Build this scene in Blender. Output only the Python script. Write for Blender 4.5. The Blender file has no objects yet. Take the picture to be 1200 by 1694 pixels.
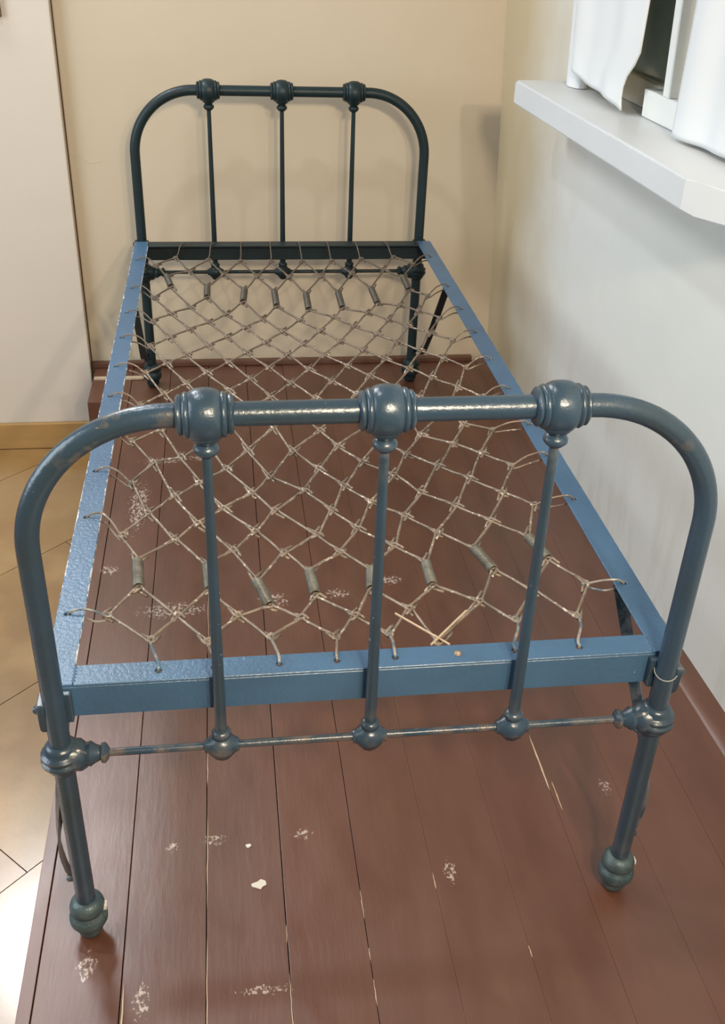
import bpy, bmesh, math, random
from mathutils import Vector, Matrix
random.seed(7)
S = bpy.context.scene
C = S.collection
PI = math.pi

# ------------------------------------------------------------------ camera
CP = Vector((-0.1681, -0.9731, 1.3122))
yaw, pitch, roll = -0.14924, -0.55225, 0.04154
F = Vector((-math.sin(yaw)*math.cos(pitch), math.cos(yaw)*math.cos(pitch), math.sin(pitch)))
R0 = Vector((math.cos(yaw), math.sin(yaw), 0)); U0 = R0.cross(F)
RT = R0*math.cos(roll) + U0*math.sin(roll); UP = -R0*math.sin(roll) + U0*math.cos(roll)
cd = bpy.data.cameras.new('camera'); cam = bpy.data.objects.new('camera', cd); C.objects.link(cam)
cd.sensor_fit = 'HORIZONTAL'; cd.sensor_width = 36; cd.lens = 1666.8/1200*36
cd.clip_start = 0.02
cam.matrix_world = Matrix(((RT.x, UP.x, -F.x, CP.x), (RT.y, UP.y, -F.y, CP.y), (RT.z, UP.z, -F.z, CP.z), (0, 0, 0, 1)))
S.camera = cam

# ------------------------------------------------------------------ world and lights
w = bpy.data.worlds.new('room_light'); S.world = w; w.use_nodes = True
bg = w.node_tree.nodes['Background']; bg.inputs[0].default_value = (1.0, 0.93, 0.86, 1); bg.inputs[1].default_value = 0.20
S.view_settings.view_transform = 'Standard'; S.view_settings.look = 'None'
S.view_settings.exposure = 0.0; S.view_settings.gamma = 1.0; S.view_settings.use_curve_mapping = False

def area(name, loc, target, size, power, col, shape='DISK'):
    l = bpy.data.lights.new(name, 'AREA'); l.shape = shape; l.size = size; l.energy = power; l.color = col
    o = bpy.data.objects.new(name, l); C.objects.link(o); o.location = loc
    o.rotation_euler = (Vector(target) - Vector(loc)).to_track_quat('-Z', 'Y').to_euler()
    return o
area('warm_ceiling_lamp', (0.20, -1.45, 1.85), (-0.25, 2.0, 0.5), 0.20, 38, (1.0, 0.84, 0.62))
area('warm_lamp_by_window', (0.52, -1.50, 1.76), (-0.35, 2.0, 0.3), 0.06, 17, (1.0, 0.86, 0.66))
area('ceiling_lamp', (-0.80, 0.80, 2.70), (-0.1, 0.3, 0.0), 0.14, 13, (0.90, 0.95, 1.0))
area('cool_daylight', (-2.3, 0.3, 1.4), (0.7, 0.8, 0.5), 1.6, 43, (0.76, 0.89, 1.0))
area('wall_lamp', (-1.02, 1.90, 2.10), (-0.3, 0.3, 0.0), 0.50, 26, (0.92, 0.96, 1.0))
sp = bpy.data.lights.new('added_floor_spot', 'SPOT'); sp.energy = 120; sp.spot_size = math.radians(30); sp.spot_blend = 0.9; sp.shadow_soft_size = 0.08; sp.color = (1.0, 0.98, 0.92)  # added spot, no known lamp; whitens the lower floor at front left
so = bpy.data.objects.new('added_floor_spot', sp); C.objects.link(so); so.location = (-1.5, 0.6, 2.4)
so.rotation_euler = (Vector((-0.86, 0.05, -0.265)) - so.location).to_track_quat('-Z', 'Y').to_euler()

# ------------------------------------------------------------------ node helpers
def mat(name, rough=0.5, metal=0.0, spec=0.5):
    m = bpy.data.materials.new(name); m.use_nodes = True
    nt = m.node_tree; b = nt.nodes['Principled BSDF']
    b.inputs['Roughness'].default_value = rough; b.inputs['Metallic'].default_value = metal
    b.inputs['Specular IOR Level'].default_value = spec
    return m, nt, b
def N(nt, t, **kw):
    n = nt.nodes.new(t)
    for k, v in kw.items():
        if k in n.inputs: n.inputs[k].default_value = v
        else: setattr(n, k, v)
    return n
def pos(nt): return N(nt, 'ShaderNodeNewGeometry').outputs['Position']
def objco(nt): return N(nt, 'ShaderNodeTexCoord').outputs['Object']
def noise(nt, co, scale, detail=4, rough=0.55, stretch=None):
    if stretch:
        mp = N(nt, 'ShaderNodeMapping'); mp.inputs['Scale'].default_value = stretch
        nt.links.new(co, mp.inputs['Vector']); co = mp.outputs['Vector']
    n = N(nt, 'ShaderNodeTexNoise'); n.inputs['Scale'].default_value = scale
    n.inputs['Detail'].default_value = detail; n.inputs['Roughness'].default_value = rough
    nt.links.new(co, n.inputs['Vector']); return n.outputs['Fac']
def ramp(nt, fac, a, b, inv=False):
    r = N(nt, 'ShaderNodeMapRange'); r.inputs['From Min'].default_value = a; r.inputs['From Max'].default_value = b
    if inv: r.inputs['To Min'].default_value = 1; r.inputs['To Max'].default_value = 0
    nt.links.new(fac, r.inputs['Value']); return r.outputs['Result']
def mix(nt, fac, a, b):
    m = N(nt, 'ShaderNodeMix', data_type='RGBA')
    if isinstance(fac, (int, float)): m.inputs[0].default_value = fac
    else: nt.links.new(fac, m.inputs[0])
    for i, v in ((6, a), (7, b)):
        if isinstance(v, tuple): m.inputs[i].default_value = (*v, 1)
        else: nt.links.new(v, m.inputs[i])
    return m.outputs[2]
def mth(nt, op, a, b=0.0):
    m = N(nt, 'ShaderNodeMath', operation=op)
    for i, v in ((0, a), (1, b)):
        if isinstance(v, (int, float)): m.inputs[i].default_value = v
        else: nt.links.new(v, m.inputs[i])
    return m.outputs[0]
def bump(nt, b, h, strength, dist=0.002):
    n = N(nt, 'ShaderNodeBump'); n.inputs['Strength'].default_value = strength; n.inputs['Distance'].default_value = dist
    nt.links.new(h, n.inputs['Height']); nt.links.new(n.outputs[0], b.inputs['Normal'])
def setcol(nt, b, c):
    if isinstance(c, tuple): b.inputs['Base Color'].default_value = (*c, 1)
    else: nt.links.new(c, b.inputs['Base Color'])
def spot(nt, p, x, y, rx, ry):
    """soft elliptical patch round a floor point, 1 inside and 0 outside"""
    v = N(nt, 'ShaderNodeVectorMath', operation='SUBTRACT'); nt.links.new(p, v.inputs[0]); v.inputs[1].default_value = (x, y, 0)
    m = N(nt, 'ShaderNodeVectorMath', operation='MULTIPLY'); nt.links.new(v.outputs[0], m.inputs[0]); m.inputs[1].default_value = (1/rx, 1/ry, 0)
    l = N(nt, 'ShaderNodeVectorMath', operation='LENGTH'); nt.links.new(m.outputs[0], l.inputs[0])
    return ramp(nt, l.outputs['Value'], 0.35, 1.0, True)

def paint(name, base, dark, chip=(0.62, 0.58, 0.52), amount=0.70, rough=0.33, bumpy=0.35, worn=1.0, rust=None, spec=0.6):
    m, nt, b = mat(name, rough, 0, spec)
    p = pos(nt)
    c = mix(nt, ramp(nt, noise(nt, p, 9, 5), 0.35, 0.7), base, dark)
    if rust:      # worn brown places, mostly on the cross rod and the outer bends
        sep = N(nt, 'ShaderNodeSeparateXYZ'); nt.links.new(p, sep.inputs[0])
        nr = noise(nt, p, 26, 4, 0.6)
        rod = mth(nt, 'LESS_THAN', mth(nt, 'ABSOLUTE', mth(nt, 'SUBTRACT', sep.outputs['Z'], 0.3553)), 0.006)
        rod = mth(nt, 'MULTIPLY', rod, mth(nt, 'LESS_THAN', mth(nt, 'ABSOLUTE', sep.outputs['X']), 0.35))
        c = mix(nt, mth(nt, 'MULTIPLY', rod, ramp(nt, nr, 0.50, 0.64)), c, (0.13, 0.10, 0.085))
        bend = mth(nt, 'MULTIPLY', ramp(nt, mth(nt, 'ABSOLUTE', mth(nt, 'SUBTRACT', mth(nt, 'ABSOLUTE', sep.outputs['X']), 0.29)), 0.03, 0.08, True), mth(nt, 'GREATER_THAN', sep.outputs['Z'], 0.78))
        c = mix(nt, mth(nt, 'MULTIPLY', bend, ramp(nt, nr, 0.58, 0.68)), c, (0.12, 0.10, 0.08))
    geo = N(nt, 'ShaderNodeNewGeometry')
    n2 = noise(nt, p, 70, 5, 0.65)
    c = mix(nt, ramp(nt, n2, amount, amount + 0.03), c, chip)
    if worn == 'rails':      # paint rubbed off along the arrises of the side rails
        sep = N(nt, 'ShaderNodeSeparateXYZ'); nt.links.new(p, sep.inputs[0])
        wob = mth(nt, 'MULTIPLY', ramp(nt, noise(nt, p, 45, 4, 0.7), 0.46, 0.72), 0.0036)
        for x0, gain in ((-0.414, 1.0), (-0.376, 0.75), (0.424, 0.45)):
            d = mth(nt, 'ABSOLUTE', mth(nt, 'SUBTRACT', sep.outputs['X'], x0))
            c = mix(nt, mth(nt, 'MULTIPLY', mth(nt, 'MULTIPLY', mth(nt, 'LESS_THAN', d, mth(nt, 'MULTIPLY', wob, gain)), mth(nt, 'MULTIPLY', mth(nt, 'GREATER_THAN', sep.outputs['Z'], 0.4535), mth(nt, 'GREATER_THAN', sep.outputs['Y'], 0.055))), 0.8), c, chip)
    elif worn:
        edge = mth(nt, 'MULTIPLY', ramp(nt, geo.outputs['Pointiness'], 0.56, 0.62), ramp(nt, noise(nt, p, 30, 4), 0.46, 0.56))
        c = mix(nt, mth(nt, 'MULTIPLY', edge, worn), c, chip)
    setcol(nt, b, c)
    bump(nt, b, noise(nt, p, 160, 4, 0.6), bumpy, 0.0016)
    return m
M = {}
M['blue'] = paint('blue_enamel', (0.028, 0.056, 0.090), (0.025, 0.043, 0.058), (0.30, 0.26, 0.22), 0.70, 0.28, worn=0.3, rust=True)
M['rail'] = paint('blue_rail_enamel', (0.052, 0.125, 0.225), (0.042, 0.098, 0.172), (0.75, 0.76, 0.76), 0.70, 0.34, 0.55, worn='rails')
M['dark'] = paint('blue_enamel_head_shade', (0.010, 0.024, 0.029), (0.007, 0.016, 0.019), (0.10, 0.09, 0.07), 0.72, 0.42, worn=0, spec=0.35)  # the bed's blue enamel darkened: head end's dim warm light painted in
m, nt, b = mat('caster_metal', 0.42, 0.25); p = pos(nt)
setcol(nt, b, mix(nt, ramp(nt, noise(nt, p, 60, 4), 0.4, 0.65), (0.045, 0.075, 0.085), (0.085, 0.115, 0.115))); bump(nt, b, noise(nt, p, 220, 3), 0.4); M['caster'] = m
m, nt, b = mat('rusty_wire', 0.5, 0.35); p = pos(nt)
sep = N(nt, 'ShaderNodeSeparateXYZ'); nt.links.new(p, sep.inputs[0])
c = mix(nt, ramp(nt, noise(nt, p, 40, 4), 0.35, 0.65), (0.30, 0.235, 0.180), (0.17, 0.125, 0.09))
c = mix(nt, ramp(nt, noise(nt, p, 130, 3), 0.60, 0.66), c, (0.60, 0.51, 0.42))
c = mix(nt, mth(nt, 'MULTIPLY', ramp(nt, sep.outputs['Y'], 0.9, 1.45), 0.75), c, (0.11, 0.085, 0.065))  # dimmer light at the head end painted in as darker wire
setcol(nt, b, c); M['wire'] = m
m, nt, b = mat('coil_steel', 0.42, 0.5); p = pos(nt)
sep = N(nt, 'ShaderNodeSeparateXYZ'); nt.links.new(p, sep.inputs[0])
c = mix(nt, ramp(nt, noise(nt, p, 50, 4), 0.35, 0.65), (0.20, 0.20, 0.165), (0.12, 0.105, 0.085))
setcol(nt, b, mix(nt, mth(nt, 'MULTIPLY', ramp(nt, sep.outputs['Y'], 1.0, 1.4), 0.7), c, (0.06, 0.05, 0.04))); M['coil'] = m  # coils near the head darkened too, shade put into the colour
m, nt, b = mat('hook_paint', 0.4, 0.2); p = pos(nt)
setcol(nt, b, mix(nt, ramp(nt, noise(nt, p, 60, 4), 0.42, 0.58), (0.10, 0.16, 0.20), (0.34, 0.30, 0.25))); M['hook'] = m
m, nt, b = mat('bright_wire', 0.4, 0.5); setcol(nt, b, (0.42, 0.42, 0.38)); M['bright'] = m
m, nt, b = mat('black_gap', 0.8); setcol(nt, b, (0.012, 0.012, 0.012)); M['black'] = m

# red-brown plank paint with scuffs
m, nt, b = mat('oxblood_floor_paint', 0.36, 0, 0.9); p = pos(nt)
oi = N(nt, 'ShaderNodeObjectInfo')
c = mix(nt, oi.outputs['Random'], (0.098, 0.032, 0.016), (0.080, 0.027, 0.014))
c = mix(nt, ramp(nt, noise(nt, p, 5, 5, 0.6, (3, 0.8, 1)), 0.35, 0.72), c, (0.118, 0.046, 0.026))
c = mix(nt, mth(nt, 'MULTIPLY', ramp(nt, noise(nt, p, 3, 4), 0.5, 0.8), 0.5), c, (0.076, 0.040, 0.022))
fine = noise(nt, p, 170, 6, 0.72, (1.0, 0.7, 1))
scuff = None
for (x, y, rx, ry) in [(-0.22, 0.148, 0.035, 0.02), (-0.285, 0.142, 0.02, 0.014), (-0.077, 0.149, 0.03, 0.018),
                       (0.455, 0.20, 0.018, 0.03), (-0.345, 1.43, 0.10, 0.03), (-0.25, 1.44, 0.06, 0.03), (-0.30, 0.77, 0.13, 0.045),
                       (-0.09, 0.79, 0.06, 0.04), (0.05, 0.80, 0.05, 0.03), (0.17, 0.84, 0.07, 0.03), (-0.45, 0.93, 0.04, 0.03),
                       (-0.32, -0.12, 0.02, 0.05), (-0.15, -0.12, 0.07, 0.012), (-0.40, -0.06, 0.025, 0.04), (0.15, 0.05, 0.02, 0.04), (-0.40, 1.20, 0.04, 0.20)]:
    s = spot(nt, p, x, y, rx, ry)
    scuff = s if scuff is None else mth(nt, 'MAXIMUM', scuff, s)
thr = mth(nt, 'SUBTRACT', 0.722, mth(nt, 'MULTIPLY', scuff, 0.215))
chip = ramp(nt, mth(nt, 'SUBTRACT', fine, thr), 0.0, 0.03)
c = mix(nt, mth(nt, 'MULTIPLY', chip, 0.85), c, (0.46, 0.38, 0.32))
setcol(nt, b, c)
rgh = ramp(nt, noise(nt, p, 7, 4, 0.5, (2, 1, 1)), 0.2, 0.9); r2 = N(nt, 'ShaderNodeMapRange'); nt.links.new(rgh, r2.inputs['Value'])
r2.inputs['To Min'].default_value = 0.34; r2.inputs['To Max'].default_value = 0.46; nt.links.new(r2.outputs[0], b.inputs['Roughness'])
bump(nt, b, noise(nt, p, 30, 6, 0.6, (3, 0.5, 1)), 0.22, 0.002)
M['plank'] = m
m, nt, b = mat('bare_wood_splinter', 0.6); p = pos(nt)
setcol(nt, b, mix(nt, noise(nt, p, 60), (0.60, 0.48, 0.34), (0.36, 0.26, 0.17))); M['bare'] = m
m, nt, b = mat('paint_flake', 0.6); setcol(nt, b, (0.62, 0.58, 0.52)); M['flake'] = m

# varnished floor boards
m, nt, b = mat('varnished_board', 0.32, 0, 0.8); p = pos(nt); oi = N(nt, 'ShaderNodeObjectInfo')
c = mix(nt, oi.outputs['Random'], (0.27, 0.145, 0.042), (0.23, 0.12, 0.034))
c = mix(nt, ramp(nt, noise(nt, p, 6, 5), 0.4, 0.75), c, (0.36, 0.22, 0.085))
scr = ramp(nt, noise(nt, p, 30, 4, 0.6, (9, 0.6, 1)), 0.62, 0.70)
c = mix(nt, mth(nt, 'MULTIPLY', scr, 0.5), c, (0.22, 0.14, 0.07))
setcol(nt, b, c); bump(nt, b, noise(nt, p, 60, 4), 0.15); M['board'] = m
b.inputs['Coat Weight'].default_value = 1.0; b.inputs['Coat Roughness'].default_value = 0.2
m, nt, b = mat('baseboard_wood', 0.4); p = pos(nt)
setcol(nt, b, mix(nt, noise(nt, p, 8, 5, 0.6, (0.4, 1, 6)), (0.44, 0.27, 0.10), (0.34, 0.19, 0.065))); M['basewood'] = m
# plaster
def plaster(name, a, bb, marks=None, rough=0.75):
    m, nt, b = mat(name, rough, 0, 0.25); p = pos(nt)
    c = mix(nt, ramp(nt, noise(nt, p, 2.2, 5), 0.35, 0.7), a, bb)
    if marks: c = marks(nt, p, c)
    setcol(nt, b, c); bump(nt, b, noise(nt, p, 14, 6, 0.6), 0.25, 0.004)
    return m
M['back'] = plaster('cream_plaster', (0.55, 0.47, 0.35), (0.58, 0.49, 0.375))
M['panel'] = plaster('pale_plaster', (0.60, 0.54, 0.465), (0.63, 0.56, 0.485))
def right_shade_and_marks(nt, p, c):
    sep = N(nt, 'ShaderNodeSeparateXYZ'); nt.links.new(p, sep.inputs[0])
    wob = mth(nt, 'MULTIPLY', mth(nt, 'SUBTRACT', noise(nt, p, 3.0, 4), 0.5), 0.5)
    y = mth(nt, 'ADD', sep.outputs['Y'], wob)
    c = mix(nt, ramp(nt, y, 1.38, 1.90), c, (0.50, 0.41, 0.26))  # warm corner shade painted into the plaster, deepening towards the back wall
    # damp marks low on the wall
    low = ramp(nt, sep.outputs['Z'], 0.05, 0.45, True)
    st = mth(nt, 'MULTIPLY', low, ramp(nt, noise(nt, p, 6, 5, 0.6, (1, 2.5, 0.5)), 0.50, 0.68))
    c = mix(nt, mth(nt, 'MULTIPLY', st, 0.45), c, (0.50, 0.46, 0.38))
    st2 = mth(nt, 'MULTIPLY', ramp(nt, noise(nt, p, 4.5, 5), 0.60, 0.72), 0.30)
    return mix(nt, st2, c, (0.62, 0.60, 0.52))
M['right'] = plaster('white_lime_plaster', (0.66, 0.67, 0.63), (0.72, 0.72, 0.69), right_shade_and_marks)
M['sill'] = plaster('painted_sill', (0.62, 0.64, 0.65), (0.57, 0.59, 0.60), None, 0.4)
M['frame'] = plaster('window_frame_paint', (0.74, 0.75, 0.72), (0.70, 0.71, 0.68), None, 0.4)
M['reveal'] = plaster('beige_reveal', (0.56, 0.51, 0.41), (0.50, 0.45, 0.36), None, 0.7)
m, nt, b = mat('dark_green_glass', 0.12, 0, 0.6); p = pos(nt)
setcol(nt, b, mix(nt, ramp(nt, noise(nt, p, 9, 3), 0.3, 0.7), (0.22, 0.29, 0.22), (0.30, 0.34, 0.30))); M['glass'] = m
m, nt, b = mat('white_curtain_cloth', 0.85, 0, 0.2); p = pos(nt)
setcol(nt, b, (0.66, 0.68, 0.69)); bump(nt, b, noise(nt, p, 500, 2), 0.2, 0.0006)
b.inputs['Sheen Weight'].default_value = 0.2; M['cloth'] = m
m, nt, b = mat('dark_picture_frame', 0.4); setcol(nt, b, (0.10, 0.05, 0.02)); M['pframe'] = m

# ------------------------------------------------------------------ object helpers
def link(name, bm, m, parent=None, smooth=False, loc=None):
    me = bpy.data.meshes.new(name)
    bmesh.ops.recalc_face_normals(bm, faces=bm.faces[:])
    bm.to_mesh(me); bm.free()
    me.materials.append(M[m])
    if smooth:
        me.polygons.foreach_set('use_smooth', [True]*len(me.polygons))
        me.set_sharp_from_angle(angle=math.radians(50))
    o = bpy.data.objects.new(name, me); C.objects.link(o)
    if parent: o.parent = parent
    if loc: o.location = loc
    return o
def tag(o, label, cat, group=None):
    o['label'] = label; o['category'] = cat
    if group: o['group'] = group
    return o
def struct(o): o['kind'] = 'structure'; return o
def empty(name, loc=(0, 0, 0)):
    o = bpy.data.objects.new(name, None); C.objects.link(o); o.location = loc; o.empty_display_size = 0.1
    return o
def box(bm, x0, x1, y0, y1, z0, z1, bev=0.0):
    r = bmesh.ops.create_cube(bm, size=1)
    for v in r['verts']:
        v.co = Vector(((x0+x1)/2 + v.co.x*(x1-x0), (y0+y1)/2 + v.co.y*(y1-y0), (z0+z1)/2 + v.co.z*(z1-z0)))
    if bev:
        es = list({e for v in r['verts'] for e in v.link_edges})
        bmesh.ops.bevel(bm, geom=es, offset=bev, segments=2, affect='EDGES', profile=0.7)
def frames(pts):
    ts = []
    for i in range(len(pts)):
        a = pts[max(i-1, 0)]; b_ = pts[min(i+1, len(pts)-1)]
        ts.append((b_-a).normalized())
    n = ts[0].orthogonal().normalized(); out = []
    for t in ts:
        n = (n - t*n.dot(t)).normalized(); out.append((n.copy(), t.cross(n).normalized()))
    return out
def tube(bm, pts, rad, seg=12, cap=True):
    pts = [Vector(q) for q in pts]
    if not isinstance(rad, (list, tuple)): rad = [rad]*len(pts)
    fr = frames(pts); rings = []
    for q, r, (n, bb) in zip(pts, rad, fr):
        rings.append([bm.verts.new(q + (n*math.cos(2*PI*k/seg) + bb*math.sin(2*PI*k/seg))*r) for k in range(seg)])
    for a, b_ in zip(rings, rings[1:]):
        for k in range(seg): bm.faces.new((a[k], a[(k+1) % seg], b_[(k+1) % seg], b_[k]))
    if cap: bm.faces.new(rings[0][::-1]); bm.faces.new(rings[-1])
def lathe(bm, o, axis, prof, seg=24):
    """prof: (distance along axis, radius)"""
    ax = Vector(axis).normalized(); n = ax.orthogonal().normalized(); bb = ax.cross(n); o = Vector(o)
    rings = [[bm.verts.new(o + ax*d + (n*math.cos(2*PI*k/seg) + bb*math.sin(2*PI*k/seg))*r) for k in range(seg)] for d, r in prof]
    for a, b_ in zip(rings, rings[1:]):
        for k in range(seg): bm.faces.new((a[k], a[(k+1) % seg], b_[(k+1) % seg], b_[k]))
    bm.faces.new(rings[0][::-1]); bm.faces.new(rings[-1])
def smoothpath(ctrl, n=8):
    """Catmull-Rom through control points"""
    P = [Vector(q) for q in ctrl]; P = [P[0]*2-P[1]] + P + [P[-1]*2-P[-2]]; out = []
    for i in range(1, len(P)-2):
        for k in range(n):
            t = k/n; a, b_, c_, d = P[i-1], P[i], P[i+1], P[i+2]
            out.append(0.5*((2*b_) + (-a+c_)*t + (2*a-5*b_+4*c_-d)*t*t + (-a+3*b_-3*c_+d)*t*t*t))
    out.append(P[-2]); return out
def prism(bm, outline, fn, d0, d1):
    """outline of 2-D points mapped by fn(u, v, d) at two depths"""
    a = [bm.verts.new(fn(u, v, d0)) for u, v in outline]; b_ = [bm.verts.new(fn(u, v, d1)) for u, v in outline]
    bm.faces.new(a); bm.faces.new(b_[::-1]); n = len(a)
    for k in range(n): bm.faces.new((a[k], b_[k], b_[(k+1) % n], a[(k+1) % n]))

# ------------------------------------------------------------------ structure
YB = 2.07                     # back wall plane
def WX(y, z, d=0.0):          # right wall plane, slightly out of square; d = distance into the room
    return 0.751 - 0.032*y - 0.045*z - d
def wp(y, z, d=0.0): return Vector((WX(y, z, d), y, z))

bm = bmesh.new(); box(bm, -2.6, 0.86, YB, YB+0.12, -0.265, 2.9); wall_back = struct(link('wall_back', bm, 'back'))
# hairline crack in the plaster of the back wall
bm = bmesh.new()
tube(bm, smoothpath([(-0.601, YB, 0.652), (-0.570, YB, 0.641), (-0.545, YB, 0.626), (-0.530, YB, 0.624), (-0.505, YB, 0.631)], 4), 0.0011, 5)
link('crack', bm, 'reveal', wall_back)

bm = bmesh.new(); box(bm, -2.6, -0.598, 2.035, YB-0.002, -0.178, 2.9, 0.004); wl = struct(link('wall_left_panel', bm, 'panel')); wl.name = 'wall_left'
bm = bmesh.new(); box(bm, -0.599, -0.5945, YB-0.004, YB-0.0005, -0.02, 2.9); link('open_joint', bm, 'pframe', wl)
bm = bmesh.new(); box(bm, -2.6, -0.603, 2.022, YB-0.002, -0.265, -0.178, 0.003); struct(link('baseboard_left', bm, 'basewood'))

# right wall with a window opening
oy0, oy1, oz0, oz1 = 0.30, 1.50, 0.93, 1.95
ys = [-2.6, oy0, oy1, YB]; zs = [-0.265, oz0, oz1, 2.9]
bm = bmesh.new(); g = {}
for i, y in enumerate(ys):
    for j, z in enumerate(zs):
        g[i, j, 0] = bm.verts.new(wp(y, z, 0)); g[i, j, 1] = bm.verts.new(wp(y, z, -0.16))
for k in (0, 1):
    for i in range(3):
        for j in range(3):
            if (i, j) == (1, 1): continue
            bm.faces.new((g[i, j, k], g[i+1, j, k], g[i+1, j+1, k], g[i, j+1, k]))
ring = [(1, 1), (2, 1), (2, 2), (1, 2)]
for a, b_ in zip(ring, ring[1:]+ring[:1]): bm.faces.new((g[a+(0,)], g[b_+(0,)], g[b_+(1,)], g[a+(1,)]))
for (a, b_) in [((0, 0), (3, 0)), ((3, 0), (3, 3)), ((3, 3), (0, 3)), ((0, 3), (0, 0))]:
    di = (b_[0]-a[0])//3; dj = (b_[1]-a[1])//3
    for s in range(3):
        u = (a[0]+di*s, a[1]+dj*s); v = (u[0]+di, u[1]+dj)
        bm.faces.new((g[u+(0,)], g[v+(0,)], g[v+(1,)], g[u+(1,)]))
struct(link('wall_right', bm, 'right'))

# lower floor laid with wide boards on the diagonal
floor = struct(empty('floor', (0, 0, -0.265)))
FLZ = -0.265
bm = bmesh.new(); box(bm, -2.6, 0.9, -2.6, YB+0.1, FLZ-0.06, FLZ-0.008); link('subfloor', bm, 'black', floor, loc=(0, 0, 0.265))
ang = math.radians(45)
def fd(u, v): return Vector((-0.617 + u*math.cos(ang) - v*math.sin(ang), 0.293 + u*math.sin(ang) + v*math.cos(ang), 0))
import itertools
bw, bl = 0.42, 1.5
for r in range(-9, 10):
    off = (r % 2)*0.75 + 0.06
    for s in range(-4, 4):
        u0 = s*bl + off; u1 = u0 + bl - 0.0022; v0 = r*bw; v1 = v0 + bw - 0.0022
        ctr = fd((u0+u1)/2, (v0+v1)/2)
        if not (-2.3 < ctr.x < 0.2 and -1.9 < ctr.y < 2.7): continue
        poly = [fd(u0, v0), fd(u1, v0), fd(u1, v1), fd(u0, v1)]
        bm = bmesh.new()
        vt = [bm.verts.new(q) for q in poly]; vb = [bm.verts.new(q + Vector((0, 0, -0.008))) for q in poly]
        bm.faces.new(vt); bm.faces.new(vb[::-1])
        for k in range(4): bm.faces.new((vt[k], vb[k], vb[(k+1) % 4], vt[(k+1) % 4]))
        # trim to the walls
        for co, no in (((0, 2.020, 0), (0, 1, 0)), ((-0.40, 0, 0), (1, 0, 0))):
            bmesh.ops.bisect_plane(bm, geom=bm.verts[:]+bm.edges[:]+bm.faces[:], plane_co=co, plane_no=no, clear_outer=True)
            bmesh.ops.holes_fill(bm, edges=[e for e in bm.edges if e.is_boundary])
        if bm.faces: link('floor_board', bm, 'board', floor)
        else: bm.free()

# raised platform of painted planks
platform = struct(empty('platform_floor', (0, 0, 0))); platform.name = 'floor'
bm = bmesh.new(); box(bm, -0.478, 0.75, -2.4, 2.06, FLZ, -0.022); link('platform_base', bm, 'plank', platform)
edges = [-0.4865, -0.466] + [-0.466 + 0.1175*k for k in range(1, 10)] + [0.708]
edges = sorted(set(round(e, 4) for e in edges)); edges = [e for e in edges if e < 0.70] + [0.715]
for i, (a, b_) in enumerate(zip(edges, edges[1:])):
    left = b_ < 0.05; gap = 0.0016 if left else 0.0003
    bm = bmesh.new()
    lo = -0.0007*((i*5) % 3) if left else -0.0002*(i % 2)
    box(bm, a+gap/2, b_-gap/2, -2.4, 2.06, -0.022, lo, 0.0008 if left else 0.0003)
    link('floor_plank', bm, 'plank', platform)
bm = bmesh.new(); box(bm, -0.585, -0.4875, 1.800, 2.06, FLZ, -0.0005, 0.002); link('end_block', bm, 'plank', platform)
# splintered bare wood along the joints
def splinter(x, y0, y1, w):
    bm = bmesh.new(); n = 10; rr = random.Random(int(x*1000+y0*77)); A = []; B = []
    for k in range(n+1):
        y = y0 + (y1-y0)*k/n; h = w*math.sin(PI*k/n)**0.5*(0.6+0.6*rr.random()) + 0.0002
        j = (rr.random()-0.5)*0.001
        A.append((x-h/2+j, y)); B.append((x+h/2+j, y))
    prism(bm, A + B[::-1], lambda u, v, d: Vector((u, v, d)), 0.0007, -0.006)
    link('splinter', bm, 'bare', platform)
for q in [(-0.3445, -0.30, -0.09, 0.0030), (-0.2300, -0.20, -0.03, 0.0011), (-0.2300, 0.02, 0.20, 0.0010), (-0.2300, 0.27, 0.36, 0.0014), (-0.2300, 0.62, 0.84, 0.0013),
          (0.3555, 0.20, 0.335, 0.0032), (0.3650, 0.155, 0.22, 0.0018), (-0.1140, -0.20, -0.10, 0.0010), (-0.1140, -0.05, -0.02, 0.0008), (0.0035, -0.16, -0.12, 0.0010),
          (0.0035, -0.09, -0.07, 0.0008), (0.0035, -0.02, 0.03, 0.0008), (0.1215, 0.02, 0.05, 0.0012), (0.2385, -0.11, -0.09, 0.0010)]:
    splinter(*q)
# skirting round the platform
bm = bmesh.new()
prism(bm, [(0, 0), (0.046, 0), (0.041, 0.005), (0.020, 0.010), (0.008, 0.013), (0, 0.014)],
      lambda u, v, d: Vector((WX(d, 0, 0) - u, d, v)), -2.4, 2.06)
struct(link('baseboard_right', bm, 'plank', None, True))
bm = bmesh.new(); box(bm, -0.595, 0.63, 2.048, YB-0.001, 0, 0.018, 0.004); struct(link('baseboard_back', bm, 'plank'))

# window sill, set into the right wall
bm = bmesh.new()
zt = 0.945
out = [(1.520, -0.10), (1.520, 0.125), (1.512, 0.132), (0.575, 0.132), (0.545, 0.122), (0.47, 0.095), (0.44, 0.055), (0.43, -0.10)]
prism(bm, out, lambda u, v, d: Vector((0.751 - 0.032*u - 0.045*zt - v, u, d)), zt, zt-0.052)
bmesh.ops.bevel(bm, geom=[e for e in bm.edges if abs(e.verts[0].co.z-e.verts[1].co.z) < 1e-4], offset=0.004, segments=2, affect='EDGES')
struct(link('window_sill', bm, 'sill')).name = 'trim_1'

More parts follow.
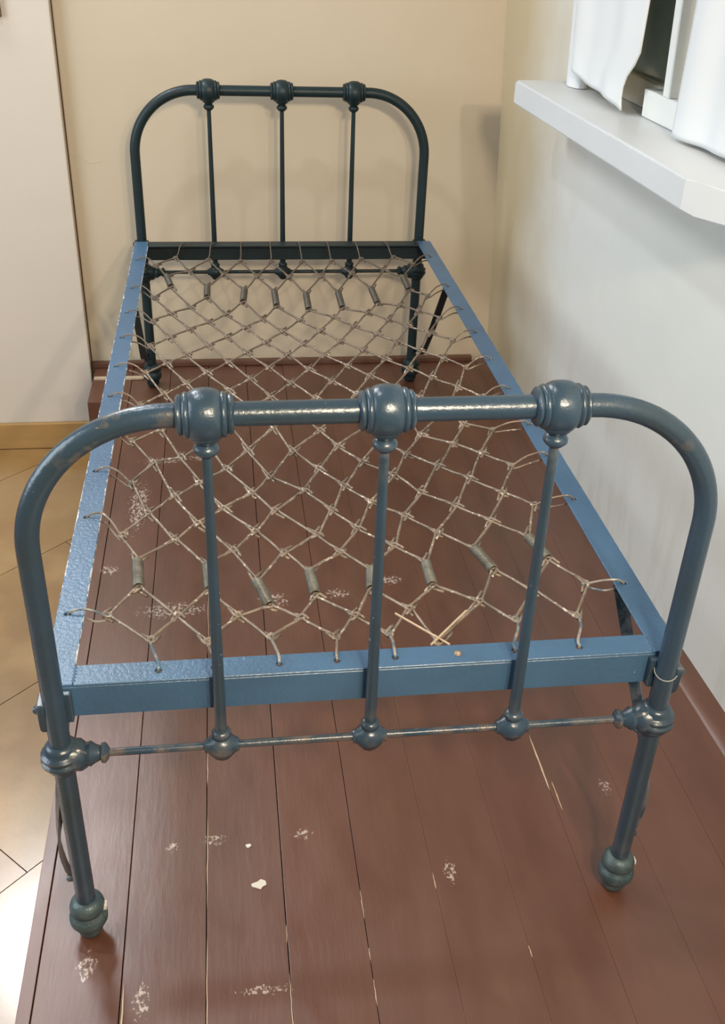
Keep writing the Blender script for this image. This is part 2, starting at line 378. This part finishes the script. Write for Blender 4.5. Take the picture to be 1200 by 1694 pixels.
# window: outer frame, casement, glass
win = struct(empty('window_1', (0, 0, 0)))
def wbox(name, m, y0, y1, z0, z1, d0, d1, bev=0.002):
    bm = bmesh.new()
    prism(bm, [(y0, z0), (y1, z0), (y1, z1), (y0, z1)], lambda u, v, d: wp(u, v, d), d0, d1)
    if bev: bmesh.ops.bevel(bm, geom=bm.edges[:], offset=bev, segments=1, affect='EDGES')
    return link(name, bm, m, win)
wbox('outer_frame', 'reveal', 0.31, 1.49, 0.946, 1.000, -0.085, -0.040)
wbox('outer_frame', 'reveal', 1.42, 1.49, 1.000, 1.90, -0.085, -0.040)
wbox('window_pane', 'glass', 0.985, 1.42, 1.000, 1.90, -0.070, -0.058, 0)
wbox('casement_rail', 'frame', 0.31, 1.080, 0.946, 0.998, -0.038, 0.000)
wbox('casement_stile', 'frame', 0.962, 0.990, 0.998, 1.90, -0.030, 0.002)
wbox('window_board', 'reveal', 0.31, 0.962, 0.998, 1.90, -0.055, -0.045, 0)

# curtains
def curtain(name, ya, yb, bottom, edge_a, edge_b, dep, label, ztop=1.75, nu=40, nv=24):
    """ya near edge, yb far edge; bottom(t) hem height; edge_*(z) edge position; dep(t, z) distance from wall"""
    bm = bmesh.new(); rows = []
    for j in range(nv+1):
        row = []
        for i in range(nu+1):
            t = i/nu; z0 = bottom(t); z = z0 + (ztop-z0)*(j/nv)**1.4
            y = edge_a(z)*(1-t) + edge_b(z)*t
            row.append(bm.verts.new(wp(y, z, dep(t, z))))
        rows.append(row)
    for a, b_ in zip(rows, rows[1:]):
        for i in range(nu): bm.faces.new((a[i], a[i+1], b_[i+1], b_[i]))
    o = link(name, bm, 'cloth', None, True)
    md = o.modifiers.new('thickness', 'SOLIDIFY'); md.thickness = 0.003; md.offset = 0
    return tag(o, label, 'curtain')
def lerp(x, xs, vs):
    if x <= xs[0]: return vs[0]
    for a, b_, u, v in zip(xs, xs[1:], vs, vs[1:]):
        if x <= b_: return u + (v-u)*(x-a)/(b_-a)
    return vs[-1]
cur = curtain('curtain', 1.06, 1.495,
        lambda t: lerp(t, [0, 0.08, 0.25, 0.50, 0.72, 0.85, 1.0], [0.953, 0.957, 0.963, 0.966, 0.968, 0.978, 0.986]),
        lambda z: lerp(z, [0.95, 0.98, 1.01, 1.04, 1.065, 1.16, 1.5], [1.096, 1.104, 1.098, 1.060, 1.038, 1.026, 0.98]),
        lambda z: lerp(z, [0.95, 1.5], [1.415, 1.43]),
        lambda t, z: 0.034 + 0.005*math.sin(t*7+0.5) - 0.006*max(0, (t-0.86)/0.14)**2 + 0.002*math.sin(t*19+z*3),
        'white cloth curtain with a scalloped hem at the far end of the window sill')
bm = bmesh.new()      # the far edge of the cloth is rolled into a thick fold that reaches the sill
ol = [(1.432 + .038*math.cos(2*PI*k/18), .012 + .021*math.sin(2*PI*k/18)) for k in range(18)]
prism(bm, ol, lambda u, v, d: wp(u, d, v), 0.9465, 1.75)
link('rolled_fold', bm, 'cloth', cur, True)
curtain('curtain', 0.50, 0.87,
        lambda t: lerp(t, [0, 0.5, 1.0], [0.962, 0.955, 0.951]),
        lambda z: 0.46, lambda z: lerp(z, [0.95, 1.18, 1.5], [0.868, 0.846, 0.80]),
        lambda t, z: 0.026 + 0.005*math.sin(t*8) + 0.003*math.sin(t*21+z*2),
        'white cloth curtain over the near part of the window sill, at the right edge')

# picture frame whose corner enters the view on the left
pf = empty('picture_frame', (-0.87, 2.026, 1.0))
for nm, a in (('frame_bar', (-0.15, 0.15, -0.006, 0.008, 0.0, 0.025)), ('frame_bar', (-0.15, 0.15, -0.006, 0.008, 0.375, 0.40)),
              ('frame_bar', (-0.15, -0.125, -0.006, 0.008, 0.025, 0.375)), ('frame_bar', (0.125, 0.15, -0.006, 0.008, 0.025, 0.375))):
    bm = bmesh.new(); box(bm, *a, 0.002); link(nm, bm, 'pframe', pf)
bm = bmesh.new(); box(bm, -0.125, 0.125, 0.0, 0.006, 0.025, 0.375); link('backing', bm, 'panel', pf)
tag(pf, 'dark brown wooden frame corner hanging high on the left wall panel', 'picture frame')

# ------------------------------------------------------------------ the iron bed
bed = empty('iron_bed', (0, 0, 0))
tag(bed, 'blue painted iron bedstead with arched ends and bare wire spring base', 'bed')
H = 0.398; RTB = 0.0135; ZR = 0.3553; SX = 0.195; L = 1.9095
def arch(y, ztop, bend, m, name):
    pts = [(-H, y, 0.075)]
    zc = ztop - bend
    for k in range(6): pts.append((-H, y, 0.075 + (zc-0.075)*(k+1)/6))
    for k in range(1, 25):
        a = PI/2*k/24; pts.append((-H + bend*(1-math.cos(a)), y, zc + bend*math.sin(a)))
    for k in range(1, 8): pts.append((-H+bend + 2*(H-bend)*k/8, y, ztop))
    right = [(-x, yy, z) for x, yy, z in pts[:31]][::-1]
    bm = bmesh.new(); tube(bm, pts + right, RTB, 20)
    return link(name, bm, m, bed, True)
def bed_end(y, ztop, m, name, sag):
    arc = arch(y, ztop, 0.165, m, name)
    cm = 'caster' if m == 'blue' else 'dark'
    for sx in (-SX, 0, SX):
        # cast knob clasping the top tube, with its lower neck
        bm = bmesh.new()
        prof = [(-.031, .0145), (-.0305, .0190), (-.028, .0222), (-.0255, .0222), (-.0240, .0205), (-.0225, .0238), (-.0200, .0252), (-.0180, .0246), (-.0168, .0236),
                (-.0145, .0262), (-.009, .0284), (-.003, .0292), (.003, .0292), (.009, .0284), (.0145, .0262), (.0168, .0236), (.0180, .0246), (.0200, .0252), (.0225, .0238),
                (.0240, .0205), (.0255, .0222), (.028, .0222), (.0305, .0190), (.031, .0145)]
        lathe(bm, (sx, y, ztop), (1, 0, 0), prof, 28)
        lathe(bm, (sx, y, ztop), (0, 0, -1), [(.012, .0235), (.022, .0205), (.029, .0150), (.0325, .0100), (.034, .0095), (.0355, .0118), (.039, .0142), (.043, .0142), (.047, .0108), (.050, .0070)], 20)
        link('cast_knob', bm, m, arc, True)
        bm = bmesh.new()
        z0, z1 = ZR+0.015, ztop-0.05
        tube(bm, [(sx, y, z1 + (z0-z1)*k/8) for k in range(9)], [0.0056 + 0.0024*(k/8) for k in range(9)], 12)
        link('spindle', bm, m, arc, True)
        # lower casting where the spindle crosses the cross rod
        bm = bmesh.new()
        lathe(bm, (sx, y, ZR), (1, 0, 0), [(-.023, .0055), (-.0225, .0085), (-.018, .0100), (-.010, .0170), (-.003, .0190), (.003, .0190), (.010, .0170), (.018, .0100), (.0225, .0085), (.023, .0055)], 8)
        lathe(bm, (sx, y, ZR), (0, 0, 1), [(.008, .013), (.016, .0105), (.018, .0125), (.024, .0128), (.028, .0085)], 14)
        lathe(bm, (sx, y, ZR), (0, 0, -1), [(.008, .014), (.018, .0115), (.022, .007)], 8)
        link('cross_casting', bm, m, arc, True)
    bm = bmesh.new(); tube(bm, [(-H+.03, y, ZR), (0, y, ZR), (H-.03, y, ZR)], 0.0052, 12); link('cross_rod', bm, m, arc, True)
    for s in (-1, 1):
        bm = bmesh.new()
        lathe(bm, (s*H, y, ZR), (0, 0, 1), [(-.026, .0140), (-.022, .0180), (-.016, .0215), (-.012, .0218), (-.010, .0250), (-.006, .0272), (-.003, .0272), (-.0005, .0235), (.0005, .0235), (.003, .0262), (.007, .0262), (.010, .0225), (.012, .0205), (.017, .0205), (.021, .0175), (.023, .0140)], 24)
        lathe(bm, (s*(H-.012), y, ZR), (-s, 0, 0), [(0, .022), (.012, .0205), (.018, .0150), (.024, .0165), (.030, .0120), (.036, .0095), (.038, .0130), (.042, .0135), (.045, .0105), (.048, .0055)], 16)
        # fluted leaf flanking the collar
        for q in (-1, 1):
            tube(bm, smoothpath([(s*(H-.010), y-q*.006, ZR+.017*q), (s*(H-.022), y-.010, ZR+.016*q), (s*(H-.034), y-.008, ZR+.008*q), (s*(H-.044), y-.006, ZR+.004*q)], 4), [.0035]*12 + [.002], 6)
        link('leg_collar', bm, m, arc, True)
        bm = bmesh.new()
        lathe(bm, (s*H, y, 0), (0, 0, 1), [(0, .0100), (.002, .0150), (.010, .0185), (.018, .0190), (.022, .0200), (.026, .0245), (.031, .0270), (.040, .0272), (.045, .0255), (.048, .0215), (.051, .0212), (.054, .0240), (.060, .0248), (.066, .0232), (.071, .0195), (.074, .0148)], 24)
        cs = link('caster', bm, cm, arc, True)
        bm = bmesh.new(); box(bm, s*H+.016, s*H+.028, y-.006, y+.006, .050, .060, .004)
        link('paint_blob', bm, 'flake' if m == 'blue' else 'dark', arc)
    return arc
foot = bed_end(0.0, 0.8345, 'blue', 'footboard_tube', 0)
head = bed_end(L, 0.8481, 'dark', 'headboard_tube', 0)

# angle-iron rails
ZF = 0.457; TH = 0.004
XL, XR = -0.414, 0.424; YF, YK = 0.017, 1.868
holesL = [(-0.399, y) for y in (.165, .415, .563, .708, .860, 1.005, 1.162, 1.315, 1.484, 1.706)]
holesR = [(0.399, y) for y in (.175, .417, .570, .695, .857, 1.007, 1.161, 1.314, 1.476, 1.719)]
holesF = [(x, .036) for x in (-.271, -.200, -.117, -.042, .035, .119, .197, .286)]
holesK = [(x, 1.846) for x in (-.280, -.200, -.120, -.040, .040, .120, .200, .285)]
def pierced(bm, x0, x1, y0, y1, z0, z1, holes):
    """flat bar with round holes; the bar runs along its longer side"""
    alongy = (y1-y0) > (x1-x0)
    f = (lambda u, v, z: Vector((v, u, z))) if alongy else (lambda u, v, z: Vector((u, v, z)))
    u0, u1, v0, v1 = (y0, y1, x0, x1) if alongy else (x0, x1, y0, y1)
    hs = sorted([(h[1], h[0]) if alongy else h for h in holes]); r = .0046; e = .009
    cache = {}
    def V(u, v, z):
        k = (round(u, 5), round(v, 5), round(z, 5))
        if k not in cache: cache[k] = bm.verts.new(f(u, v, z))
        return cache[k]
    def seg(ua, ub, sa, sb):          # solid stretch; sa/sb: mid-edge vertex needed at that end
        for z in (z0, z1):
            c = [V(ua, v0, z)] + [V(ub, v0, z)] + ([V(ub, sb, z)] if sb is not None else []) + [V(ub, v1, z), V(ua, v1, z)] + ([V(ua, sa, z)] if sa is not None else [])
            bm.faces.new(c)
        for v in (v0, v1): bm.faces.new((V(ua, v, z0), V(ub, v, z0), V(ub, v, z1), V(ua, v, z1)))
    cur = u0; last = None
    for hu, hv in hs:
        a_, b_ = hu-e, hu+e
        seg(cur, a_, last, hv)
        outer = [(a_, hv), (a_, v0), (hu, v0), (b_, v0), (b_, hv), (b_, v1), (hu, v1), (a_, v1)]
        inner = [(hu + r*math.cos(t), hv + r*math.sin(t)) for t in [PI, PI*1.25, PI*1.5, PI*1.75, 0, PI*.25, PI*.5, PI*.75]]
        for k in range(8):
            q = (k+1) % 8
            for z in (z0, z1): bm.faces.new((V(*outer[k], z), V(*outer[q], z), V(*inner[q], z), V(*inner[k], z)))
            bm.faces.new((V(*inner[k], z0), V(*inner[q], z0), V(*inner[q], z1), V(*inner[k], z1)))
        for v in (v0, v1):
            for p_, q_ in ((a_, hu), (hu, b_)): bm.faces.new((V(p_, v, z0), V(q_, v, z0), V(q_, v, z1), V(p_, v, z1)))
        cur = b_; last = hv
    seg(cur, u1, last, None)
    for u in (u0, u1): bm.faces.new((V(u, v0, z0), V(u, v1, z0), V(u, v1, z1), V(u, v0, z1)))
def rail(name, top, flange, holes, m):
    bm = bmesh.new()
    pierced(bm, *top, ZF-TH, ZF, holes)
    box(bm, *flange, ZF-TH+.0002)
    o = link(name, bm, m, bed)
    md = o.modifiers.new('worn_edges', 'BEVEL'); md.width = .0009; md.segments = 1; md.limit_method = 'ANGLE'
    return o
rail('side_rail', (XL, XL+.038, YF+.001, YK), (XL, XL+TH, YF+.001, YK, ZF-.040), holesL, 'rail')
rail('side_rail', (XR-.040, XR, YF+.001, YK), (XR-TH, XR, YF+.001, YK, ZF-.040), holesR, 'rail')
rail('end_rail', (XL+.0385, XR-.0405, YF, YF+.038), (XL+.005, XR-.005, YF, YF+TH, ZF-.052), holesF, 'rail')
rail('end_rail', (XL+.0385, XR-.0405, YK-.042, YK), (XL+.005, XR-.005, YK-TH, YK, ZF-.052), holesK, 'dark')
# weld beads, cast corner brackets
for sx, x in ((-1, XL+.030), (1, XR-.030)):
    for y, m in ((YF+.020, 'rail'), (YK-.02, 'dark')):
        bm = bmesh.new()
        for k in range(5):
            r = bmesh.ops.create_icosphere(bm, subdivisions=2, radius=.0034)
            bmesh.ops.translate(bm, verts=r['verts'], vec=(XL+.0385 if sx < 0 else XR-.0405, y-.012+.006*k, ZF-.0018))
        link('weld_bead', bm, m, bed, True)
for s in (-1, 1):
    for y0, q, m in ((0, 1, 'blue'), (L, -1, 'dark')):
        bm = bmesh.new()
        box(bm, s*H-.020 if s > 0 else s*H-.006, s*H+.006 if s > 0 else s*H+.020, min(y0+q*.006, y0+q*.030), max(y0+q*.006, y0+q*.030), ZF-.052, ZF-.006, .002)
        link('corner_bracket', bm, m, bed)
        # tapered cast lug on the outer side of the leg
        bm = bmesh.new(); xo = s*(H+.010)
        prof = [(-.013, .448), (.013, .448), (.014, .438), (.010, .415), (.008, .404), (.006, .398), (-.006, .398), (-.008, .404), (-.010, .415), (-.014, .438)]
        prism(bm, [(u+y0+q*.004, v) for u, v in prof], lambda u, v, d: Vector((d, u, v)), xo, xo+s*.010)
        bmesh.ops.bevel(bm, geom=bm.edges[:], offset=.0015, segments=1, affect='EDGES')
        link('side_lug', bm, m, bed)
        bm = bmesh.new(); lathe(bm, (s*(H+.014), y0-q*.002, .437), (s, 0, 0), [(0, .006), (.008, .006), (.011, .004)], 12)
        link('bolt', bm, m, bed, True)
        # flat bowed brace from side rail to leg
        if q == 1: path = [(.404, .215, .448), (.405, .165, .405), (.409, .100, .335), (.417, .050, .268), (.424, .027, .205), (.426, .020, .160), (.421, .018, .120), (.412, .016, .100), (.410, .016, .082)]
        else: path = [(.404, L-.400, .448), (.404, L-.360, .400), (.405, L-.230, .250), (.410, L-.120, .150), (.414, L-.050, .110), (.408, L-.016, .095), (.408, L-.014, .082)]
        P = smoothpath([(s*x, y, z) for x, y, z in path], 4)
        bm = bmesh.new(); rr = []
        for i, pt in enumerate(P):
            t = (P[min(i+1, len(P)-1)] - P[max(i-1, 0)]).normalized(); sd = t.cross(Vector((s, 0, 0))).normalized(); nn = sd.cross(t).normalized()
            tw = min(1, i/(len(P)-1)*1.5)*PI/2 if q == 1 else 0; wd = nn*math.cos(tw) + sd*math.sin(tw); th = sd*math.cos(tw) - nn*math.sin(tw)
            rr.append([bm.verts.new(pt + wd*a*(.0095 - .003*tw/PI*2) + th*b_*.002) for a, b_ in ((-1, -1), (1, -1), (1, 1), (-1, 1))])
        for a, b_ in zip(rr, rr[1:]):
            for k in range(4): bm.faces.new((a[k], a[(k+1) % 4], b_[(k+1) % 4], b_[k]))
        bm.faces.new(rr[0][::-1]); bm.faces.new(rr[-1])
        link('brace', bm, m if m == 'dark' else 'blue', bed)
        bm = bmesh.new(); zb = .105
        lathe(bm, (s*(H+.010), y0+q*.012, zb), (s, 0, 0), [(0, .0055), (.012, .0055), (.0145, .0035)], 10)
        link('bolt', bm, m, bed, True)
# wire twisted round the right front leg
bm = bmesh.new()
pts = [(H + .0152*math.cos(a), .0152*math.sin(a), .438 + .006*math.cos(a-1.2) + 0*a) for a in [k*PI/9 for k in range(0, 22)]]
tube(bm, pts, .0009, 6); w_ = link('wire_tie', bm, 'bright', bed, True)

# ---- wire spring base: rows of nodes (x, y); A rows have nine, B rows eight
T = {
 'B0': [(-.285,.108),(-.210,.098),(-.125,.101),(-.037,.094),(.036,.095),(.102,.073),(.219,.111),(.309,.112)],
 'A0': [(-.348,.169),(-.250,.161),(-.168,.154),(-.080,.143),(-.005,.141),(.074,.151),(.178,.160),(.262,.181),(.348,.191)],
 'Cb': [(-.308,.231),(-.206,.218),(-.122,.172),(-.056,.193),(.026,.200),(.117,.202),(.217,.234),(.309,.258)],
 'Ct': [(-.314,.301),(-.211,.283),(-.139,.235),(-.060,.254),(.033,.252),(.118,.263),(.201,.296),(.294,.322)],
 'A1': [(-.342,.372),(-.260,.354),(-.171,.318),(-.094,.305),(-.008,.300),(.077,.312),(.152,.343),(.246,.373),(.332,.418)],
 'B1': [(-.305,.434),(-.226,.398),(-.136,.368),(-.039,.352),(.026,.365),(.108,.399),(.198,.424),(.287,.459)],
 'A2': [(-.338,.533),(-.265,.485),(-.185,.441),(-.102,.429),(-.009,.423),(.059,.443),(.148,.470),(.241,.512),(.328,.554)],
 'B2': [(-.304,.603),(-.224,.526),(-.137,.488),(-.048,.490),(.020,.501),(.111,.533),(.195,.560),(.284,.602)],
 'A3': [(-.348,.685),(-.257,.620),(-.178,.573),(-.105,.537),(-.018,.563),(.062,.582),(.145,.606),(.239,.640),(.327,.696)],
 'B3': [(-.298,.728),(-.215,.668),(-.139,.638),(-.059,.630),(.024,.644),(.105,.668),(.184,.680),(.275,.720)]}
rn = random.Random(3)
jit = lambda a=.004: (rn.random()-.5)*2*a
for k in range(4, 9):
    yc = .712 + .140*(k-4); bow = .125 + .010*(k-4)
    T['A%d' % k] = [((i-4)*.085+jit(.003), yc + bow*(abs(i-4)/4)**1.7 + jit()) for i in range(9)]
for k in range(4, 8):
    a, b_ = T['A%d' % k], T['A%d' % (k+1)]
    T['B%d' % k] = [((a[i][0]+a[i+1][0]+b_[i][0]+b_[i+1][0])/4+jit(.003), (a[i][1]+a[i+1][1]+b_[i][1]+b_[i+1][1])/4+jit()) for i in range(8)]
T['Cn'] = [(-.304,1.518),(-.214,1.440),(-.127,1.404),(-.047,1.372),(.029,1.345),(.112,1.354),(.202,1.381),(.297,1.479)]
T['Cf'] = [(-.318,1.602),(-.214,1.515),(-.121,1.490),(-.047,1.475),(.031,1.455),(.113,1.465),(.201,1.490),(.298,1.575)]
T['A9'] = [(-.350,1.690),(-.262,1.640),(-.172,1.610),(-.085,1.592),(-.003,1.585),(.082,1.592),(.165,1.615),(.255,1.640),(.345,1.690)]
T['B9'] = [(-.300,1.752),(-.212,1.735),(-.125,1.722),(-.042,1.716),(.042,1.716),(.122,1.722),(.205,1.735),(.298,1.752)]
ZM = .448
def node(row, i):
    x, y = T[row][i]
    sag = .016*math.sin(PI*max(0, min(1, y/1.87)))*max(0, 1-(abs(x)/.42)**2)
    k = (CP.z - (ZM-sag))/(CP.z - ZM)      # a sagging wire hangs lower and a little further along the slope
    return Vector((CP.x + (x-CP.x)*k, CP.y + (y-CP.y)*k, ZM - sag))
# shared link meshes: a straight wire with an eye and a turned-back tail at each end
L0 = .085
def link_mesh(v):
    rr = random.Random(v); e = .0042 + .0006*v/3; pts = []
    t1 = .010 + .009*rr.random(); t2 = .010 + .009*rr.random(); z = .0018
    pts += [(t1+.004, e*.60, z*1.1), (.006, e*.95, z)]
    for a in range(110, 281, 34): pts.append((e*math.cos(math.radians(a)), e*math.sin(math.radians(a)), z*(1-(a-110)/170*1.4)))
    pts += [(.009, -e*.45, 0), (L0/2, 0.0004*(v-1), -.0006), (L0-.009, e*.45, 0)]
    for a in range(100, -71, -34): pts.append((L0 + e*math.cos(math.radians(a)), e*math.sin(math.radians(a)), -z + z*1.4*(100-a)/170))
    pts += [(L0-.006, -e, z), (L0-t2-.004, -e*.60, z*1.1)]
    bm = bmesh.new(); tube(bm, pts, .0023, 5)
    me = bpy.data.meshes.new('link_wire'); bmesh.ops.recalc_face_normals(bm, faces=bm.faces[:]); bm.to_mesh(me); bm.free()
    me.materials.append(M['wire']); me.polygons.foreach_set('use_smooth', [True]*len(me.polygons)); return me
LM = [link_mesh(v) for v in range(4)]
def orient(o, a, b_, l0, flip=False):
    d = b_-a; x = d.normalized(); z = Vector((0, 0, -1 if flip else 1)); y = z.cross(x).normalized(); z = x.cross(y)
    m_ = Matrix((x, y, z)).transposed().to_4x4(); m_.translation = a
    o.matrix_basis = m_ @ Matrix.Diagonal((d.length/l0, 1, 1, 1))
nlinks = 0
def wire_link(a, b_):
    global nlinks
    o = bpy.data.objects.new('wire_link', LM[rn.randrange(4)]); C.objects.link(o); o.parent = bed
    orient(o, a, b_, L0, rn.random() < .5); nlinks += 1
def zig(A, B):      # nine-node row A joined to eight-node row B
    for j in range(8):
        wire_link(node(A, j), node(B, j)); wire_link(node(A, j+1), node(B, j))
zig('A0', 'B0'); zig('A0', 'Cb'); zig('A1', 'Ct')
for k in range(1, 8): zig('A%d' % k, 'B%d' % k); zig('A%d' % (k+1), 'B%d' % k)
zig('A8', 'Cn'); zig('A9', 'Cf'); zig('A9', 'B9')
# coil springs
bm = bmesh.new(); CL = .062; pts = []
turns = 20
pts += [(-.001, 0, 0), (0, .003, 0)]
for k in range(turns*10+1):
    a = 2*PI*k/10; pts.append((CL*(k/(turns*10)), .0072*math.cos(a), .0072*math.sin(a)))
pts += [(CL+.001, 0, 0)]
tube(bm, pts, .0016, 5)
coil_me = bpy.data.meshes.new('coil_wire'); bmesh.ops.recalc_face_normals(bm, faces=bm.faces[:]); bm.to_mesh(coil_me); bm.free()
coil_me.materials.append(M['coil']); coil_me.polygons.foreach_set('use_smooth', [True]*len(coil_me.polygons))
for a, b_ in (('Cb', 'Ct'), ('Cn', 'Cf')):
    for j in range(8):
        p0, p1 = node(a, j), node(b_, j); d = (p1-p0).normalized(); 
        o = bpy.data.objects.new('coil_spring', coil_me); C.objects.link(o); o.parent = bed
        orient(o, p0 + d*.002, p1 - d*.002, CL)
# hooks to the end rails
def hook(pts, m='wire', r=.0016):
    bm = bmesh.new(); tube(bm, smoothpath(pts, 5), r, 6); link('rail_hook', bm, m, bed, True)
for j, (hx, hy) in enumerate(holesF):
    if j == 5: continue
    n = node('B0', j)
    if n.y > .10 and j >= 6: mm = 'hook'
    else: mm = 'wire' if j % 2 else 'hook'
    hook([n + Vector((.005, .004, -.001)), n + Vector((.001, .008, .001)), n + Vector((-.003, .003, .001)), n + Vector((0, -.006, .002)), (hx*.4+n.x*.6, n.y*.5+hy*.5, ZF+.004), (hx, hy+.008, ZF+.006), (hx, hy, ZF+.001), (hx, hy+.004, ZF-.010)], mm, .0020 if mm == 'hook' else .0017)
for j, (hx, hy) in enumerate(holesK):
    n = node('B9', j)
    hook([n + Vector((.005, -.004, -.001)), n + Vector((0, -.008, .001)), n + Vector((-.003, 0, .001)), (hx*.3+n.x*.7, n.y+.02, ZM+.001), (hx*.6+n.x*.4, hy-.035, ZF+.005), (hx, hy-.006, ZF+.005), (hx, hy, ZF), (hx, hy-.004, ZF-.010)])
# double-wire hooks to the side rails
edge_nodes = ['A0', 'A1', 'A2', 'A3', 'A4', 'A5', 'A6', 'A7', 'A8', 'A9']
for s, hs, i in ((-1, holesL, 0), (1, holesR, 8)):
    for nm, (hx, hy) in zip(edge_nodes, hs):
        n = node(nm, i); inner = (XL+.038) if s < 0 else (XR-.040)
        md = Vector(((n.x+inner)/2, (n.y*.4+hy*.6), ZF))
        hook([n + Vector((-s*.006, .004, 0)), n + Vector((-s*.007, -.003, .001)), n + Vector((0, -.004, .002)), (md.x, md.y-.002, ZF+.002), (inner, hy, ZF+.0065), (hx-s*.006, hy, ZF+.0040), (hx, hy, ZF-.002), (hx, hy+.003, ZF-.008),
              (hx-s*.008, hy+.003, ZF-.011), (inner-s*.004, hy-.002, ZF-.010), (md.x, md.y-.010, ZF-.010), n + Vector((s*.002, -.008, -.003)), n + Vector((-s*.006, -.002, -.002))], 'wire' if nm not in ('A0',) else 'hook')
# broken end of the netting: two straw-like wires crossing, and a rivet left in the empty hole
n4 = node('B0', 5)
bm = bmesh.new(); tube(bm, [n4 + Vector((-.050, .068, 0)), n4 + Vector((.012, -.010, .003))], .0016, 5); tube(bm, [n4 + Vector((.052, .066, 0)), n4 + Vector((-.014, -.012, .006))], .0016, 5)
link('loose_wire', bm, 'bare', bed, True)
bm = bmesh.new(); lathe(bm, (holesF[5][0], holesF[5][1], ZF-.003), (0, 0, 1), [(0, .0030), (.003, .0030), (.0032, .0058), (.005, .0052), (.0062, .0025)], 10); link('rivet', bm, 'wire', bed, True)

# ------------------------------------------------------------------ small debris on the platform
def flake(x, y, r, seed, label):
    rr = random.Random(seed); n = 9
    ol = [(x + r*(0.45+0.75*rr.random())*math.cos(2*PI*k/n), y + .8*r*(0.45+0.75*rr.random())*math.sin(2*PI*k/n)) for k in range(n)]
    bm = bmesh.new(); prism(bm, ol, lambda u, v, d: Vector((u, v, d)), 0.0004, 0.0022)
    tag(link('paint_chip', bm, 'flake'), label, 'paint chip')
flake(-.150, .054, .0115, 5, 'largest white paint chip lying on the planks in front of the bed')
flake(-.164, .131, .006, 8, 'small white paint chip just behind the large chip on the planks')
bm = bmesh.new(); box(bm, -.580, -.430, 1.955, 1.972, .0, .006, .001)
tag(link('wood_strip', bm, 'bare'), 'pale strip of bare wood on the floor beside the far left bed leg', 'strip')
print('links', nlinks)
